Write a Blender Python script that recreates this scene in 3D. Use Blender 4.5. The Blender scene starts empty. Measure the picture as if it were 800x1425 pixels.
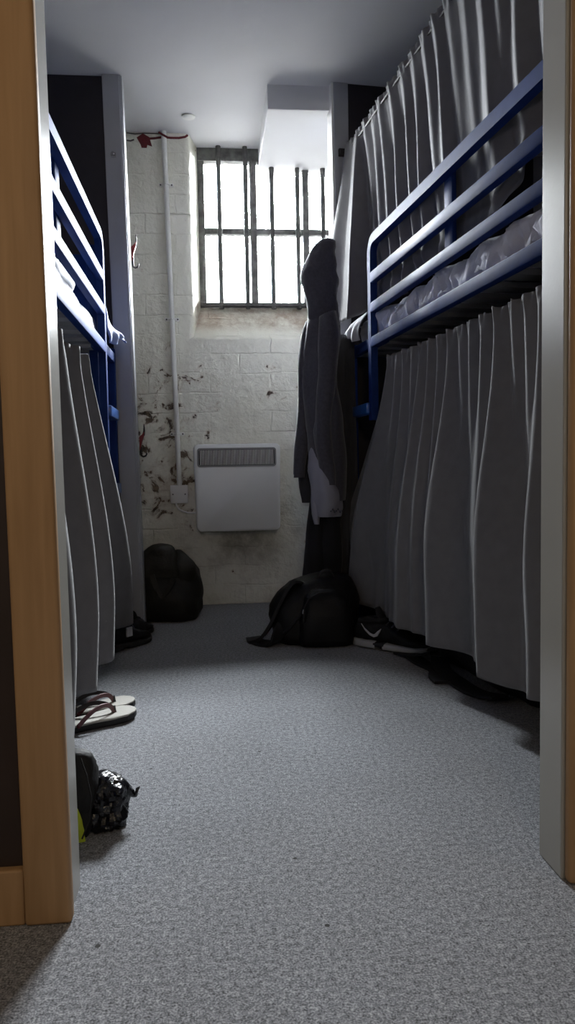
import bpy, bmesh, math, random
from mathutils import Vector, Matrix, noise

SC = bpy.context.scene
COL = SC.collection
PI = math.pi
random.seed(7)
CEIL = 2.31

# ------------------------------------------------------------------ materials
def mat(name, col, rough=.6, metal=0., vary=0., vscale=8., bump=0., bscale=60., sheen=0., coat=0., spec=.5, stretch=(1, 1, 1)):
    m = bpy.data.materials.new(name); m.use_nodes = True
    N, L = m.node_tree.nodes, m.node_tree.links
    b = N['Principled BSDF']
    b.inputs['Base Color'].default_value = (*col, 1)
    b.inputs['Roughness'].default_value = rough
    b.inputs['Metallic'].default_value = metal
    b.inputs['Specular IOR Level'].default_value = spec
    if sheen:
        b.inputs['Sheen Weight'].default_value = sheen
        b.inputs['Sheen Roughness'].default_value = .4
    if coat:
        b.inputs['Coat Weight'].default_value = coat
        b.inputs['Coat Roughness'].default_value = .12
    if vary or bump:
        tc = N.new('ShaderNodeTexCoord'); mp = N.new('ShaderNodeMapping')
        mp.inputs['Scale'].default_value = stretch
        L.new(tc.outputs['Object'], mp.inputs['Vector'])
    if vary:
        n = N.new('ShaderNodeTexNoise'); n.inputs['Scale'].default_value = vscale; n.inputs['Detail'].default_value = 6
        L.new(mp.outputs[0], n.inputs['Vector'])
        r = N.new('ShaderNodeValToRGB')
        r.color_ramp.elements[0].position = .3; r.color_ramp.elements[1].position = .7
        r.color_ramp.elements[0].color = (*[c * (1 - vary) for c in col], 1)
        r.color_ramp.elements[1].color = (*[min(1, c * (1 + vary)) for c in col], 1)
        L.new(n.outputs['Fac'], r.inputs[0]); L.new(r.outputs[0], b.inputs['Base Color'])
    if bump:
        n2 = N.new('ShaderNodeTexNoise'); n2.inputs['Scale'].default_value = bscale; n2.inputs['Detail'].default_value = 4
        L.new(mp.outputs[0], n2.inputs['Vector'])
        bp = N.new('ShaderNodeBump'); bp.inputs['Strength'].default_value = bump; bp.inputs['Distance'].default_value = .01
        L.new(n2.outputs['Fac'], bp.inputs['Height']); L.new(bp.outputs[0], b.inputs['Normal'])
    return m

def carpet_mat():
    m = bpy.data.materials.new('carpet'); m.use_nodes = True
    N, L = m.node_tree.nodes, m.node_tree.links
    b = N['Principled BSDF']; b.inputs['Roughness'].default_value = .95; b.inputs['Specular IOR Level'].default_value = .15
    b.inputs['Sheen Weight'].default_value = .15
    tc = N.new('ShaderNodeTexCoord')
    def nz(scale, det):
        n = N.new('ShaderNodeTexNoise'); n.inputs['Scale'].default_value = scale; n.inputs['Detail'].default_value = det
        n.inputs['Roughness'].default_value = .65
        L.new(tc.outputs['Object'], n.inputs['Vector']); return n
    a = nz(330, 3)
    a2 = nz(105, 4); mxa = N.new('ShaderNodeMath'); mxa.operation = 'MULTIPLY_ADD'; mxa.inputs[1].default_value = .62
    hf = N.new('ShaderNodeMath'); hf.operation = 'MULTIPLY'; hf.inputs[1].default_value = .38
    L.new(a2.outputs['Fac'], hf.inputs[0]); L.new(a.outputs['Fac'], mxa.inputs[0]); L.new(hf.outputs[0], mxa.inputs[2])
    r = N.new('ShaderNodeValToRGB'); e = r.color_ramp.elements
    e[0].position = .37; e[0].color = (.040, .042, .046, 1)
    e[1].position = .64; e[1].color = (.46, .47, .495, 1)
    k = e.new(.50); k.color = (.202, .210, .234, 1)
    L.new(mxa.outputs[0], r.inputs[0])
    c = nz(3.2, 4)
    mx = N.new('ShaderNodeMix'); mx.data_type = 'RGBA'; mx.blend_type = 'MULTIPLY'; mx.inputs['Factor'].default_value = 1.
    r2 = N.new('ShaderNodeValToRGB'); r2.color_ramp.elements[0].position = .3; r2.color_ramp.elements[1].position = .7
    r2.color_ramp.elements[0].color = (.86, .85, .84, 1); r2.color_ramp.elements[1].color = (1, 1, 1, 1)
    L.new(c.outputs['Fac'], r2.inputs[0])
    L.new(r.outputs[0], mx.inputs['A']); L.new(r2.outputs[0], mx.inputs['B'])
    # rare dark specks of grit
    s = N.new('ShaderNodeTexVoronoi'); s.inputs['Scale'].default_value = 9
    L.new(tc.outputs['Object'], s.inputs['Vector'])
    lt = N.new('ShaderNodeMath'); lt.operation = 'LESS_THAN'; lt.inputs[1].default_value = .035
    L.new(s.outputs['Distance'], lt.inputs[0])
    mx2 = N.new('ShaderNodeMix'); mx2.data_type = 'RGBA'
    L.new(lt.outputs[0], mx2.inputs['Factor']); L.new(mx.outputs['Result'], mx2.inputs['A']); mx2.inputs['B'].default_value = (.03, .03, .03, 1)
    L.new(mx2.outputs['Result'], b.inputs['Base Color'])
    bp = N.new('ShaderNodeBump'); bp.inputs['Strength'].default_value = .35; bp.inputs['Distance'].default_value = .004
    L.new(a.outputs['Fac'], bp.inputs['Height']); L.new(bp.outputs[0], b.inputs['Normal'])
    return m

def brick_mat():
    """old brick under many coats of white paint, flaking and stained low on the left"""
    m = bpy.data.materials.new('painted_brick'); m.use_nodes = True
    N, L = m.node_tree.nodes, m.node_tree.links
    b = N['Principled BSDF']; b.inputs['Roughness'].default_value = .66; b.inputs['Specular IOR Level'].default_value = .3
    tc = N.new('ShaderNodeTexCoord')
    sx = N.new('ShaderNodeSeparateXYZ'); L.new(tc.outputs['Object'], sx.inputs[0])
    def math_(op, a, bb):
        n = N.new('ShaderNodeMath'); n.operation = op
        for i, v in enumerate((a, bb)):
            if isinstance(v, (int, float)): n.inputs[i].default_value = v
            else: L.new(v, n.inputs[i])
        return n.outputs[0]
    def nz(scale, det=4, rough=.6, vec=None, dist=0):
        n = N.new('ShaderNodeTexNoise'); n.inputs['Scale'].default_value = scale; n.inputs['Detail'].default_value = det
        n.inputs['Roughness'].default_value = rough; n.inputs['Distortion'].default_value = dist
        L.new(vec or tc.outputs['Object'], n.inputs['Vector']); return n.outputs['Fac']
    def ramp(v, p0, p1, c0=(0, 0, 0, 1), c1=(1, 1, 1, 1)):
        r = N.new('ShaderNodeValToRGB'); e = r.color_ramp.elements
        e[0].position = p0; e[1].position = p1; e[0].color = c0; e[1].color = c1
        L.new(v, r.inputs[0]); return r.outputs[0]
    # wobbling brick coordinates (x, z)
    w = math_('MULTIPLY', math_('SUBTRACT', nz(5, 3), .5), .035)
    cb = N.new('ShaderNodeCombineXYZ')
    L.new(math_('ADD', sx.outputs['X'], w), cb.inputs[0]); L.new(math_('ADD', sx.outputs['Z'], w), cb.inputs[1])
    bt = N.new('ShaderNodeTexBrick'); L.new(cb.outputs[0], bt.inputs['Vector'])
    bt.inputs['Scale'].default_value = 1; bt.inputs['Brick Width'].default_value = .30; bt.inputs['Row Height'].default_value = .096
    bt.inputs['Mortar Size'].default_value = .006; bt.inputs['Mortar Smooth'].default_value = 1.
    mortar = bt.outputs['Fac']
    # paint colour
    paint = ramp(nz(2.2, 6), .3, .7, (.73, .715, .62, 1), (.87, .86, .78, 1))
    dirt = ramp(nz(7, 8, .7), .50, .74)
    zlow = N.new('ShaderNodeMapRange'); L.new(sx.outputs['Z'], zlow.inputs[0])
    zlow.inputs[1].default_value = 1.35; zlow.inputs[2].default_value = .35
    df = math_('MULTIPLY', dirt, math_('MULTIPLY', zlow.outputs[0], .55))
    m1 = N.new('ShaderNodeMix'); m1.data_type = 'RGBA'; L.new(df, m1.inputs['Factor']); L.new(paint, m1.inputs['A']); m1.inputs['B'].default_value = (.30, .26, .20, 1)
    # flaked patches: a band z .45..1.25, densest near the pipe on the left
    band = N.new('ShaderNodeMapRange'); band.interpolation_type = 'SMOOTHSTEP'
    L.new(math_('ABSOLUTE', math_('SUBTRACT', sx.outputs['Z'], .82), 0), band.inputs[0])
    band.inputs[1].default_value = .50; band.inputs[2].default_value = .28
    side = N.new('ShaderNodeMapRange'); side.interpolation_type = 'SMOOTHSTEP'
    L.new(sx.outputs['X'], side.inputs[0]); side.inputs[1].default_value = .05; side.inputs[2].default_value = -.15; side.inputs[3].default_value = .35
    f1 = nz(12, 9, .66, None, .5)
    thr = math_('SUBTRACT', .690, math_('MULTIPLY', math_('MULTIPLY', band.outputs[0], side.outputs[0]), .135))
    flake = ramp(math_('SUBTRACT', f1, thr), .0, .02)
    thr2 = math_('ADD', thr, -.06)
    stain = ramp(math_('SUBTRACT', f1, thr2), .0, .08)
    m2 = N.new('ShaderNodeMix'); m2.data_type = 'RGBA'; L.new(math_('MULTIPLY', stain, .5), m2.inputs['Factor']); L.new(m1.outputs['Result'], m2.inputs['A']); m2.inputs['B'].default_value = (.40, .29, .20, 1)
    fcol = ramp(nz(40, 3), .35, .65, (.06, .05, .04, 1), (.22, .16, .11, 1))
    m3 = N.new('ShaderNodeMix'); m3.data_type = 'RGBA'; L.new(flake, m3.inputs['Factor']); L.new(m2.outputs['Result'], m3.inputs['A']); L.new(fcol, m3.inputs['B'])
    def mr(v, a, b_):
        n = N.new('ShaderNodeMapRange'); n.interpolation_type = 'SMOOTHSTEP'; L.new(v, n.inputs[0]); n.inputs[1].default_value = a; n.inputs[2].default_value = b_; return n.outputs[0]
    # sooty smear on the paint below the heater
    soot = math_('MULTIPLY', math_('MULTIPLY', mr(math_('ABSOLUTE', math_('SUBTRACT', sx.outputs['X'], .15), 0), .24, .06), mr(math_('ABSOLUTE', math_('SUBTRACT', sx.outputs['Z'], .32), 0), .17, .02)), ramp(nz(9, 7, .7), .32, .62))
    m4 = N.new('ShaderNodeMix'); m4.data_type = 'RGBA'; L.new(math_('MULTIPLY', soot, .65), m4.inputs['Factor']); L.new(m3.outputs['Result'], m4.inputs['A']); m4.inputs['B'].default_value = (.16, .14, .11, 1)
    # rusty dirt on the sloping ledge, and a rosy-brown bloom around the outlet plate
    led = math_('MULTIPLY', mr(sx.outputs['Y'], 3.775, 3.83), ramp(nz(8, 7, .7), .36, .60))
    led = math_('MULTIPLY', led, mr(sx.outputs['Z'], 1.56, 1.50))
    blm = math_('MULTIPLY', math_('MULTIPLY', mr(math_('ABSOLUTE', math_('SUBTRACT', sx.outputs['X'], -.22), 0), .15, .05), mr(math_('ABSOLUTE', math_('SUBTRACT', sx.outputs['Z'], .60), 0), .17, .03)), ramp(nz(11, 7, .7), .40, .62))
    m5 = N.new('ShaderNodeMix'); m5.data_type = 'RGBA'; L.new(math_('MULTIPLY', math_('MAXIMUM', led, math_('MULTIPLY', blm, .8)), .75), m5.inputs['Factor']); L.new(m4.outputs['Result'], m5.inputs['A']); m5.inputs['B'].default_value = (.30, .20, .135, 1)
    L.new(m5.outputs['Result'], b.inputs['Base Color'])
    h = math_('ADD', math_('MULTIPLY', mortar, math_('MULTIPLY', ramp(nz(4.5, 4), .44, .64), -.36)), math_('ADD', math_('MULTIPLY', nz(30, 6), .6), math_('MULTIPLY', nz(8, 4), 1.3)))
    h = math_('SUBTRACT', h, math_('MULTIPLY', flake, .5))
    bp = N.new('ShaderNodeBump'); bp.inputs['Strength'].default_value = .9; bp.inputs['Distance'].default_value = .012
    L.new(h, bp.inputs['Height']); L.new(bp.outputs[0], b.inputs['Normal'])
    return m

def wood_mat():
    m = bpy.data.materials.new('varnished_wood'); m.use_nodes = True
    N, L = m.node_tree.nodes, m.node_tree.links
    b = N['Principled BSDF']; b.inputs['Roughness'].default_value = .5; b.inputs['Specular IOR Level'].default_value = .3
    tc = N.new('ShaderNodeTexCoord'); mp = N.new('ShaderNodeMapping'); mp.inputs['Scale'].default_value = (1, 1, .06)
    L.new(tc.outputs['Object'], mp.inputs[0])
    n = N.new('ShaderNodeTexNoise'); n.inputs['Scale'].default_value = 70; n.inputs['Detail'].default_value = 6; n.inputs['Distortion'].default_value = .4
    L.new(mp.outputs[0], n.inputs['Vector'])
    r = N.new('ShaderNodeValToRGB'); e = r.color_ramp.elements
    e[0].position = .25; e[0].color = (.345, .205, .098, 1); e[1].position = .75; e[1].color = (.46, .285, .145, 1)
    L.new(n.outputs['Fac'], r.inputs[0]); L.new(r.outputs[0], b.inputs['Base Color'])
    return m

def glass_mat():
    m = bpy.data.materials.new('window_glass'); m.use_nodes = True
    N, L = m.node_tree.nodes, m.node_tree.links
    N.remove(N['Principled BSDF'])
    t = N.new('ShaderNodeBsdfTransparent'); t.inputs[0].default_value = (.95, .96, .96, 1)
    g = N.new('ShaderNodeBsdfGlossy'); g.inputs['Roughness'].default_value = .05
    f = N.new('ShaderNodeFresnel'); f.inputs[0].default_value = 1.3
    mx = N.new('ShaderNodeMixShader')
    L.new(f.outputs[0], mx.inputs[0]); L.new(t.outputs[0], mx.inputs[1]); L.new(g.outputs[0], mx.inputs[2])
    L.new(mx.outputs[0], N['Material Output'].inputs['Surface'])
    return m

MT = dict(
    carpet=carpet_mat(), brick=brick_mat(), wood=wood_mat(), glass=glass_mat(),
    ceil=mat('white_ceiling_paint', (.74, .74, .76), .8, vary=.03, vscale=3, bump=.05, bscale=40),
    wall=mat('cream_wall_paint', (.40, .39, .40), .75, vary=.04, bump=.05),
    dark=mat('dark_partition_paint', (.022, .019, .026), .6, vary=.12, vscale=20, bump=.04),
    brown=mat('dark_brown_paint', (.030, .017, .013), .6, vary=.15, bump=.04),
    jamb=mat('white_gloss_paint', (.35, .343, .318), .22, vary=.03, bump=.02, bscale=120, spec=.5),
    post=mat('pale_grey_gloss_paint', (.40, .41, .44), .38, vary=.04, bump=.03, bscale=60),
    white=mat('white_paint', (.82, .82, .79), .45, vary=.05, bump=.03),
    heater=mat('white_enamel', (.86, .87, .86), .38, vary=.02),
    slot=mat('grille_shadow', (.02, .02, .022), .7, vary=.1),
    slat=mat('grille_grey', (.22, .22, .23), .5, vary=.05),
    plastic=mat('white_plastic', (.84, .84, .83), .35, vary=.02),
    iron=mat('old_iron', (.085, .083, .08), .65, vary=.35, vscale=40, bump=.3, bscale=80),
    winframe=mat('weathered_window_frame', (.12, .118, .112), .7, vary=.5, vscale=30, bump=.4, bscale=60),
    blue=mat('navy_gloss_enamel', (.014, .036, .150), .62, vary=.16, vscale=14, bump=.03, bscale=50),
    lightblue=mat('light_blue_enamel', (.03, .12, .40), .30, vary=.3, vscale=18, coat=.2, spec=.6),  # lighter blue than the bunk frame, for the rungs
    curtain=mat('grey_curtain_cloth', (.165, .161, .167), .85, vary=.06, vscale=30, bump=.12, bscale=500, sheen=.22, spec=.2),
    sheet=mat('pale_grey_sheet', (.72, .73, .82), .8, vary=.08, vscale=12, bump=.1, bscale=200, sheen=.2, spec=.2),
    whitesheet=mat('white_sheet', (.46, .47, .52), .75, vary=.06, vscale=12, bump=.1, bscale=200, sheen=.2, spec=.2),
    bluesheet=mat('pale_blue_sheet', (.34, .42, .66), .5, vary=.1, bump=.1, spec=.4),
    hoodie=mat('grey_hoodie_fleece', (.085, .082, .098), .95, vary=.12, vscale=90, bump=.25, bscale=300, sheen=.4, spec=.1),
    towel=mat('dark_grey_towelling', (.06, .06, .065), .95, vary=.12, bump=.3, bscale=250, sheen=.3, spec=.1),
    paleshirt=mat('pale_grey_cotton', (.33, .33, .39), .9, vary=.08, bump=.1, bscale=200, sheen=.2, spec=.1),
    darkcloth=mat('black_cloth', (.020, .020, .023), .9, vary=.2, bump=.2, bscale=150, sheen=.15, spec=.15),
    darkjacket=mat('charcoal_cloth', (.045, .045, .05), .9, vary=.15, bump=.2, bscale=150, sheen=.2, spec=.15),
    nylon=mat('black_nylon', (.0045, .0045, .0055), .50, vary=.2, bump=.18, bscale=220, spec=.25),
    nylon2=mat('black_padded_mesh', (.016, .016, .018), .7, vary=.2, bump=.3, bscale=400, spec=.3),
    zipm=mat('dull_metal', (.30, .30, .31), .4, metal=.8, vary=.05),
    olive=mat('dark_olive_canvas', (.010, .0095, .007), .6, vary=.3, vscale=14, bump=.25, bscale=90, spec=.35),
    oliveflap=mat('olive_canvas_flap', (.020, .0185, .0135), .6, vary=.25, vscale=14, bump=.2, bscale=90, spec=.35),
    greybag=mat('dark_grey_canvas', (.035, .035, .039), .8, vary=.15, bump=.2, bscale=120),
    rubber=mat('black_rubber', (.010, .010, .011), .6, vary=.1),
    cream=mat('cream_footbed', (.40, .385, .355), .75, vary=.05, bump=.1, bscale=200),
    strapred=mat('dark_red_strap', (.10, .022, .028), .40, vary=.2),
    strapblack=mat('black_strap', (.012, .011, .012), .4, vary=.1),
    solewhite=mat('pale_sole_foam', (.38, .385, .40), .6, vary=.05),
    swoosh=mat('pale_grey_print', (.52, .53, .56), .5, vary=.02),
    lace=mat('grey_lace', (.10, .10, .12), .8, vary=.1),
    binbag=mat('shiny_black_plastic', (.004, .004, .007), .20, vary=.1, bump=.45, bscale=70, coat=.1, spec=.45),
    matbag=mat('matt_black_fabric', (.010, .010, .011), .65, vary=.2, bump=.15, bscale=120, spec=.3),
    lime=mat('lime_yellow_fabric', (.52, .62, .03), .6, vary=.08, bump=.1),
    red=mat('dark_red_paint', (.13, .008, .012), .5, vary=.25, vscale=60, bump=.1),
    hookred=mat('red_enamel', (.20, .010, .012), .6, vary=.1),
    hookblack=mat('black_iron', (.016, .014, .014), .6, vary=.1),
    crack=mat('grey_crack_filler', (.10, .095, .09), .9, vary=.2),
    tag=mat('white_tag', (.60, .60, .62), .6, vary=.02),
    ink=mat('dark_print_ink', (.05, .05, .07), .8, vary=.02),
)

MT['blue'].node_tree.nodes['Principled BSDF'].inputs['IOR'].default_value = 1.16      # thin dusty enamel, weak sheen

# ------------------------------------------------------------------ mesh builder
class MB:
    def __init__(s): s.v = []; s.f = []
    def add(s, vs, fs):
        o = len(s.v); s.v += [Vector(p) for p in vs]; s.f += [tuple(i + o for i in f) for f in fs]; return s
    def box(s, lo, hi, bevel=0., seg=2):
        bm = bmesh.new(); bmesh.ops.create_cube(bm, size=1)
        for v in bm.verts: v.co = Vector([lo[i] + (v.co[i] + .5) * (hi[i] - lo[i]) for i in range(3)])
        if bevel: bmesh.ops.bevel(bm, geom=list(bm.edges), offset=bevel, segments=seg, profile=.5, affect='EDGES')
        bm.verts.index_update()
        s.add([v.co.copy() for v in bm.verts], [[v.index for v in f.verts] for f in bm.faces]); bm.free(); return s
    def prism(s, outline, axis, a, b):
        """outline: 2D points; extruded along axis from a to b"""
        def P(p, t):
            if axis == 'y': return (p[0], t, p[1])
            if axis == 'x': return (t, p[0], p[1])
            return (p[0], p[1], t)
        n = len(outline)
        vs = [P(p, a) for p in outline] + [P(p, b) for p in outline]
        fs = [list(range(n))[::-1], list(range(n, 2 * n))] + [[i, (i + 1) % n, n + (i + 1) % n, n + i] for i in range(n)]
        return s.add(vs, fs)
    def tube(s, pts, r, n=10, closed=False, flat=None):
        """round tube along pts; r number or list; flat=(vector, k): squash along that vector by k"""
        pts = [Vector(p) for p in pts]; m = len(pts)
        rs = r if isinstance(r, (list, tuple)) else [r] * m
        vs = []; prev = None
        for i, p in enumerate(pts):
            a = pts[i - 1] if (i or closed) else p; c = pts[(i + 1) % m] if (i < m - 1 or closed) else p
            t = (c - a).normalized()
            if prev is None:
                up = Vector((0, 0, 1)) if abs(t.z) < .9 else Vector((1, 0, 0))
                prev = (up - t * up.dot(t)).normalized()
            else:
                prev = (prev - t * prev.dot(t)).normalized()
            q = t.cross(prev)
            for k in range(n):
                an = 2 * PI * k / n
                d = (prev * math.cos(an) + q * math.sin(an)) * rs[i]
                if flat:
                    fv = Vector(flat[0]).normalized(); d -= fv * d.dot(fv) * (1 - flat[1])
                vs.append(p + d)
        fs = []
        for i in range(m if closed else m - 1):
            j = (i + 1) % m
            for k in range(n): fs.append([i * n + k, i * n + (k + 1) % n, j * n + (k + 1) % n, j * n + k])
        if not closed: fs += [list(range(n))[::-1], list(range((m - 1) * n, m * n))]
        return s.add(vs, fs)
    def loft(s, secs, n=28, e=2., amp=0., freq=8., seed=0., stretch=(1, 1, 1), sub=4):
        """secs: list of (centre, U, V[, e]) half-axis vectors; smooth interpolation, superellipse sections, noise displacement"""
        S = [(Vector(q[0]), Vector(q[1]), Vector(q[2]), q[3] if len(q) > 3 else e) for q in secs]
        R = []
        for i in range(len(S) - 1):
            p0, p1, p2, p3 = S[max(i - 1, 0)], S[i], S[i + 1], S[min(i + 2, len(S) - 1)]
            for k in range(sub):
                t = k / sub
                def cr(a, b, c, d): return .5 * ((2 * b) + (c - a) * t + (2 * a - 5 * b + 4 * c - d) * t * t + (3 * b - a - 3 * c + d) * t ** 3)
                R.append(tuple(cr(p0[j], p1[j], p2[j], p3[j]) for j in range(4)))
        R.append(S[-1])
        vs = []
        for c, U, V, ee in R:
            for k in range(n):
                an = 2 * PI * k / n; ca, sa = math.cos(an), math.sin(an)
                x = math.copysign(abs(ca) ** (2 / ee), ca); y = math.copysign(abs(sa) ** (2 / ee), sa)
                d = U * x + V * y; p = c + d
                if amp:
                    q = Vector((p.x * stretch[0], p.y * stretch[1], p.z * stretch[2])) * freq + Vector((seed, seed * 1.7, seed * .3))
                    w = noise.fractal(q, .9, 2.1, 3)
                    if d.length > 1e-6: p = p + d.normalized() * amp * w * min(1, d.length / .03)
                vs.append(p)
        m = len(R); fs = []
        for i in range(m - 1):
            for k in range(n): fs.append([i * n + k, i * n + (k + 1) % n, (i + 1) * n + (k + 1) % n, (i + 1) * n + k])
        o = len(s.v)
        s.add(vs, fs)
        for ring in (0, m - 1):      # domed caps
            c = sum((s.v[o + ring * n + k] for k in range(n)), Vector()) / n
            ci = len(s.v); s.v.append(c)
            for k in range(n):
                a, b = o + ring * n + k, o + ring * n + (k + 1) % n
                s.f.append((ci, b, a) if ring == 0 else (ci, a, b))
        return s
    def grid(s, fn, nu, nv):
        vs = [fn(i / nu, j / nv) for j in range(nv + 1) for i in range(nu + 1)]
        w = nu + 1
        return s.add(vs, [[j * w + i, j * w + i + 1, (j + 1) * w + i + 1, (j + 1) * w + i] for j in range(nv) for i in range(nu)])
    def lathe(s, prof, c, n=28):
        c = Vector(c); vs = []; m = len(prof)
        for r, z in prof:
            for k in range(n): vs.append(c + Vector((r * math.cos(2 * PI * k / n), r * math.sin(2 * PI * k / n), z)))
        fs = [[i * n + k, i * n + (k + 1) % n, (i + 1) * n + (k + 1) % n, (i + 1) * n + k] for i in range(m - 1) for k in range(n)]
        fs += [list(range(n))[::-1], list(range((m - 1) * n, m * n))]
        return s.add(vs, fs)

WORLD = {}     # object name -> world matrix, so parts are written in place
def props(o, label=None, cat=None, group=None, kind=None):
    if label: o['label'] = label
    if cat: o['category'] = cat
    if group: o['group'] = group
    if kind: o['kind'] = kind
    return o
def empty(name, loc, label, cat, rz=0., group=None):
    o = bpy.data.objects.new(name, None); COL.objects.link(o)
    o.location = loc; o.rotation_euler = (0, 0, rz); o.empty_display_size = .05
    WORLD[o.name] = Matrix.Translation(Vector(loc)) @ Matrix.Rotation(rz, 4, 'Z')
    return props(o, label, cat, group)
def build(name, mb, m, parent=None, smooth=False, frame=None, origin=None, solid=0., angle=40):
    """link the builder as ONE mesh object; vertices are given in 'frame' (default the world)"""
    vs = [(frame @ p) if frame else p for p in mb.v]
    if parent is None:
        lo = Vector([min(p[i] for p in vs) for i in range(3)]); hi = Vector([max(p[i] for p in vs) for i in range(3)])
        W = Matrix.Translation(Vector(origin) if origin else Vector(((lo.x + hi.x) / 2, (lo.y + hi.y) / 2, lo.z)))
    else: W = WORLD[parent.name]
    inv = W.inverted()
    me = bpy.data.meshes.new(name); me.from_pydata([inv @ p for p in vs], [], mb.f); me.update()
    bm = bmesh.new(); bm.from_mesh(me); bmesh.ops.recalc_face_normals(bm, faces=bm.faces); bm.to_mesh(me); bm.free()
    me.materials.append(MT[m] if isinstance(m, str) else m)
    if smooth:
        for p in me.polygons: p.use_smooth = True
        me.set_sharp_from_angle(angle=math.radians(angle))
    o = bpy.data.objects.new(name, me); COL.objects.link(o)
    if parent is None: o.location = W.translation
    else: o.parent = parent
    WORLD[o.name] = W
    if solid:
        md = o.modifiers.new('thickness', 'SOLIDIFY'); md.thickness = solid; md.offset = 0
    return o
def struct(name, mb, m, parent=None, **k):
    o = build(name, mb, m, parent, **k)
    if parent is None: o['kind'] = 'structure'
    return o

def lerp(a, b, t): return a + (b - a) * t
def clamp(x, a=0., b=1.): return max(a, min(b, x))
def sstep(a, b, x):
    t = clamp((x - a) / (b - a)); return t * t * (3 - 2 * t)
def pl(pts, x):
    """piecewise-linear lookup"""
    if x <= pts[0][0]: return pts[0][1]
    for (a, ya), (b, yb) in zip(pts, pts[1:]):
        if x <= b: return ya + (yb - ya) * (x - a) / (b - a)
    return pts[-1][1]
def n1(x, y=0., z=0.): return noise.noise(Vector((x, y, z)))

# right-hand side of the room stands about six degrees off the left-hand side
TH = math.radians(5.96)
RF = Matrix.Rotation(TH, 4, 'Z')          # frame: x = v (away from the aisle), y = u (towards the window wall)
def R3(v, u, z): return RF @ Vector((v, u, z))

# ================================================================== SETTING
struct('floor', MB().box((-3, -1.6, -.05), (3, 4.0, 0)), 'carpet', origin=(0, 0, 0))
struct('ceiling', MB().box((-3, -1.6, CEIL), (3, 4.0, CEIL + .06)), 'ceil')

# window wall with the deep reveal, rounded on its outer corner and with a sloping ledge
YW, YO = 3.748, 3.99
mb = MB()
xl, xr, rc = -.068, .76, .035
def arc(cx, cy, r, a0, a1, n=6): return [(cx + r * math.cos(lerp(a0, a1, i / n)), cy + r * math.sin(lerp(a0, a1, i / n))) for i in range(n + 1)]
left_plan = [(-1.6, YO), (-1.6, YW)] + arc(xl - rc, YW + rc, rc, -PI / 2, 0) + [(xl + .030, 3.90), (xl + .030, YO)]
mb.prism(left_plan, 'z', 0, CEIL)
right_plan = [(2.2, YO), (xr, YO)] + arc(xr + rc, YW + rc, rc, PI, 1.5 * PI) + [(2.2, YW)]
mb.prism(right_plan, 'z', 0, CEIL)
zl = 1.336
ledge = [(YW, 0), (YW, zl - .02)] + [(YW + .006, zl - .008), (YW + .02, zl)] + [(3.90, 1.505), (YO, 1.515), (YO, 0)]
mb.prism(ledge, 'x', xl - .03, xr + .03)
struct('wall_back', mb, 'brick', smooth=True, origin=(0, 0, 0), angle=50)
struct('wall_left', MB().box((-1.42, 1.19, 0), (-1.32, YO, CEIL)), 'wall')
struct('wall_right', MB().box((1.82, .6, 0), (1.92, 4.1, CEIL)), 'wall', frame=RF)

# wall with the doorway we look through; its frame is a little out of plumb
def lean(mb, x0, k, pivot_only=True):
    for p in mb.v: p.x += k * p.z
    return mb
struct('wall_front_left', MB().box((-2.9, 1.105, 0), (-.25, 1.187, CEIL)), 'brown')
struct('wall_front_right', MB().box((.60, 1.105, 0), (2.9, 1.180, CEIL)), 'brown')
struct('wall_front_top', MB().box((-.25, 1.105, 2.03), (.60, 1.180, CEIL)), 'brown')
struct('baseboard_left', MB().box((-2.9, 1.09, 0), (-.2865, 1.106, .083), .003), 'wood')
struct('baseboard_right', MB().box((.62, 1.09, 0), (2.9, 1.106, .083), .003), 'wood')
d = bpy.data.objects.new('door_1', None); COL.objects.link(d); d.location = (0, 1.14, 0); d['kind'] = 'structure'
WORLD[d.name] = Matrix.Translation((0, 1.14, 0))
build('architrave', lean(MB().box((-.286, 1.085, 0), (-.219, 1.109, 2.08), .006, 3), 0, -.0077), 'wood', d, smooth=True)
build('architrave', lean(MB().box((.5375, 1.083, 0), (.612, 1.105, 2.08), .009, 4), 0, .0067), 'wood', d, smooth=True)
build('architrave', MB().box((-.30, 1.086, 2.02), (.63, 1.106, 2.09), .006, 3), 'wood', d, smooth=True)
build('jamb', lean(MB().box((-.252, 1.108, 0), (-.2245, 1.190, 2.03), .002, 2), 0, -.0065), 'jamb', d)
build('jamb', lean(MB().box((.5335, 1.103, 0), (.602, 1.184, 2.03), .003, 2), 0, .0067), 'jamb', d)
build('jamb', MB().box((-.25, 1.105, 2.0), (.60, 1.187, 2.03)), 'jamb', d)
# passage behind the viewer
struct('wall_passage_back', MB().box((-3, -1.6, 0), (3, -1.5, CEIL)), 'wall')
struct('wall_passage_left', MB().box((-2.0, -1.5, 0), (-1.9, 1.105, CEIL)), 'wall')
struct('wall_passage_right', MB().box((1.9, -1.5, 0), (2.0, 1.105, CEIL)), 'wall')

# partitions at the foot of the bunks
struct('wall_partition_left', MB().box((-1.32, 3.245, 0), (-.375, 3.29, CEIL)), 'dark')
LP = -.0135
mb = lean(MB().box((-.382, 3.225, 0), (-.312, 3.31, CEIL), .003), 0, LP)
o = struct('trim_1', mb, 'post')
mb = MB().box((-.313, 3.228, 0), (-.3065, 3.306, CEIL), .002); mb.box((-.3072, 3.236, 0), (-.3020, 3.312, CEIL), .002); lean(mb, 0, LP)
build('edge_strip', mb, 'post', o)
struct('wall_partition_right', MB().box((.945, 3.16, 0), (1.82, 3.205, CEIL)), 'dark', frame=RF)
o = struct('trim_2', MB().box((.885, 3.152, 0), (.950, 3.235, CEIL), .003), 'post', frame=RF)
build('edge_strip', MB().box((.877, 3.157, 0), (.8865, 3.232, CEIL), .002), 'white', o, frame=RF)

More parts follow.
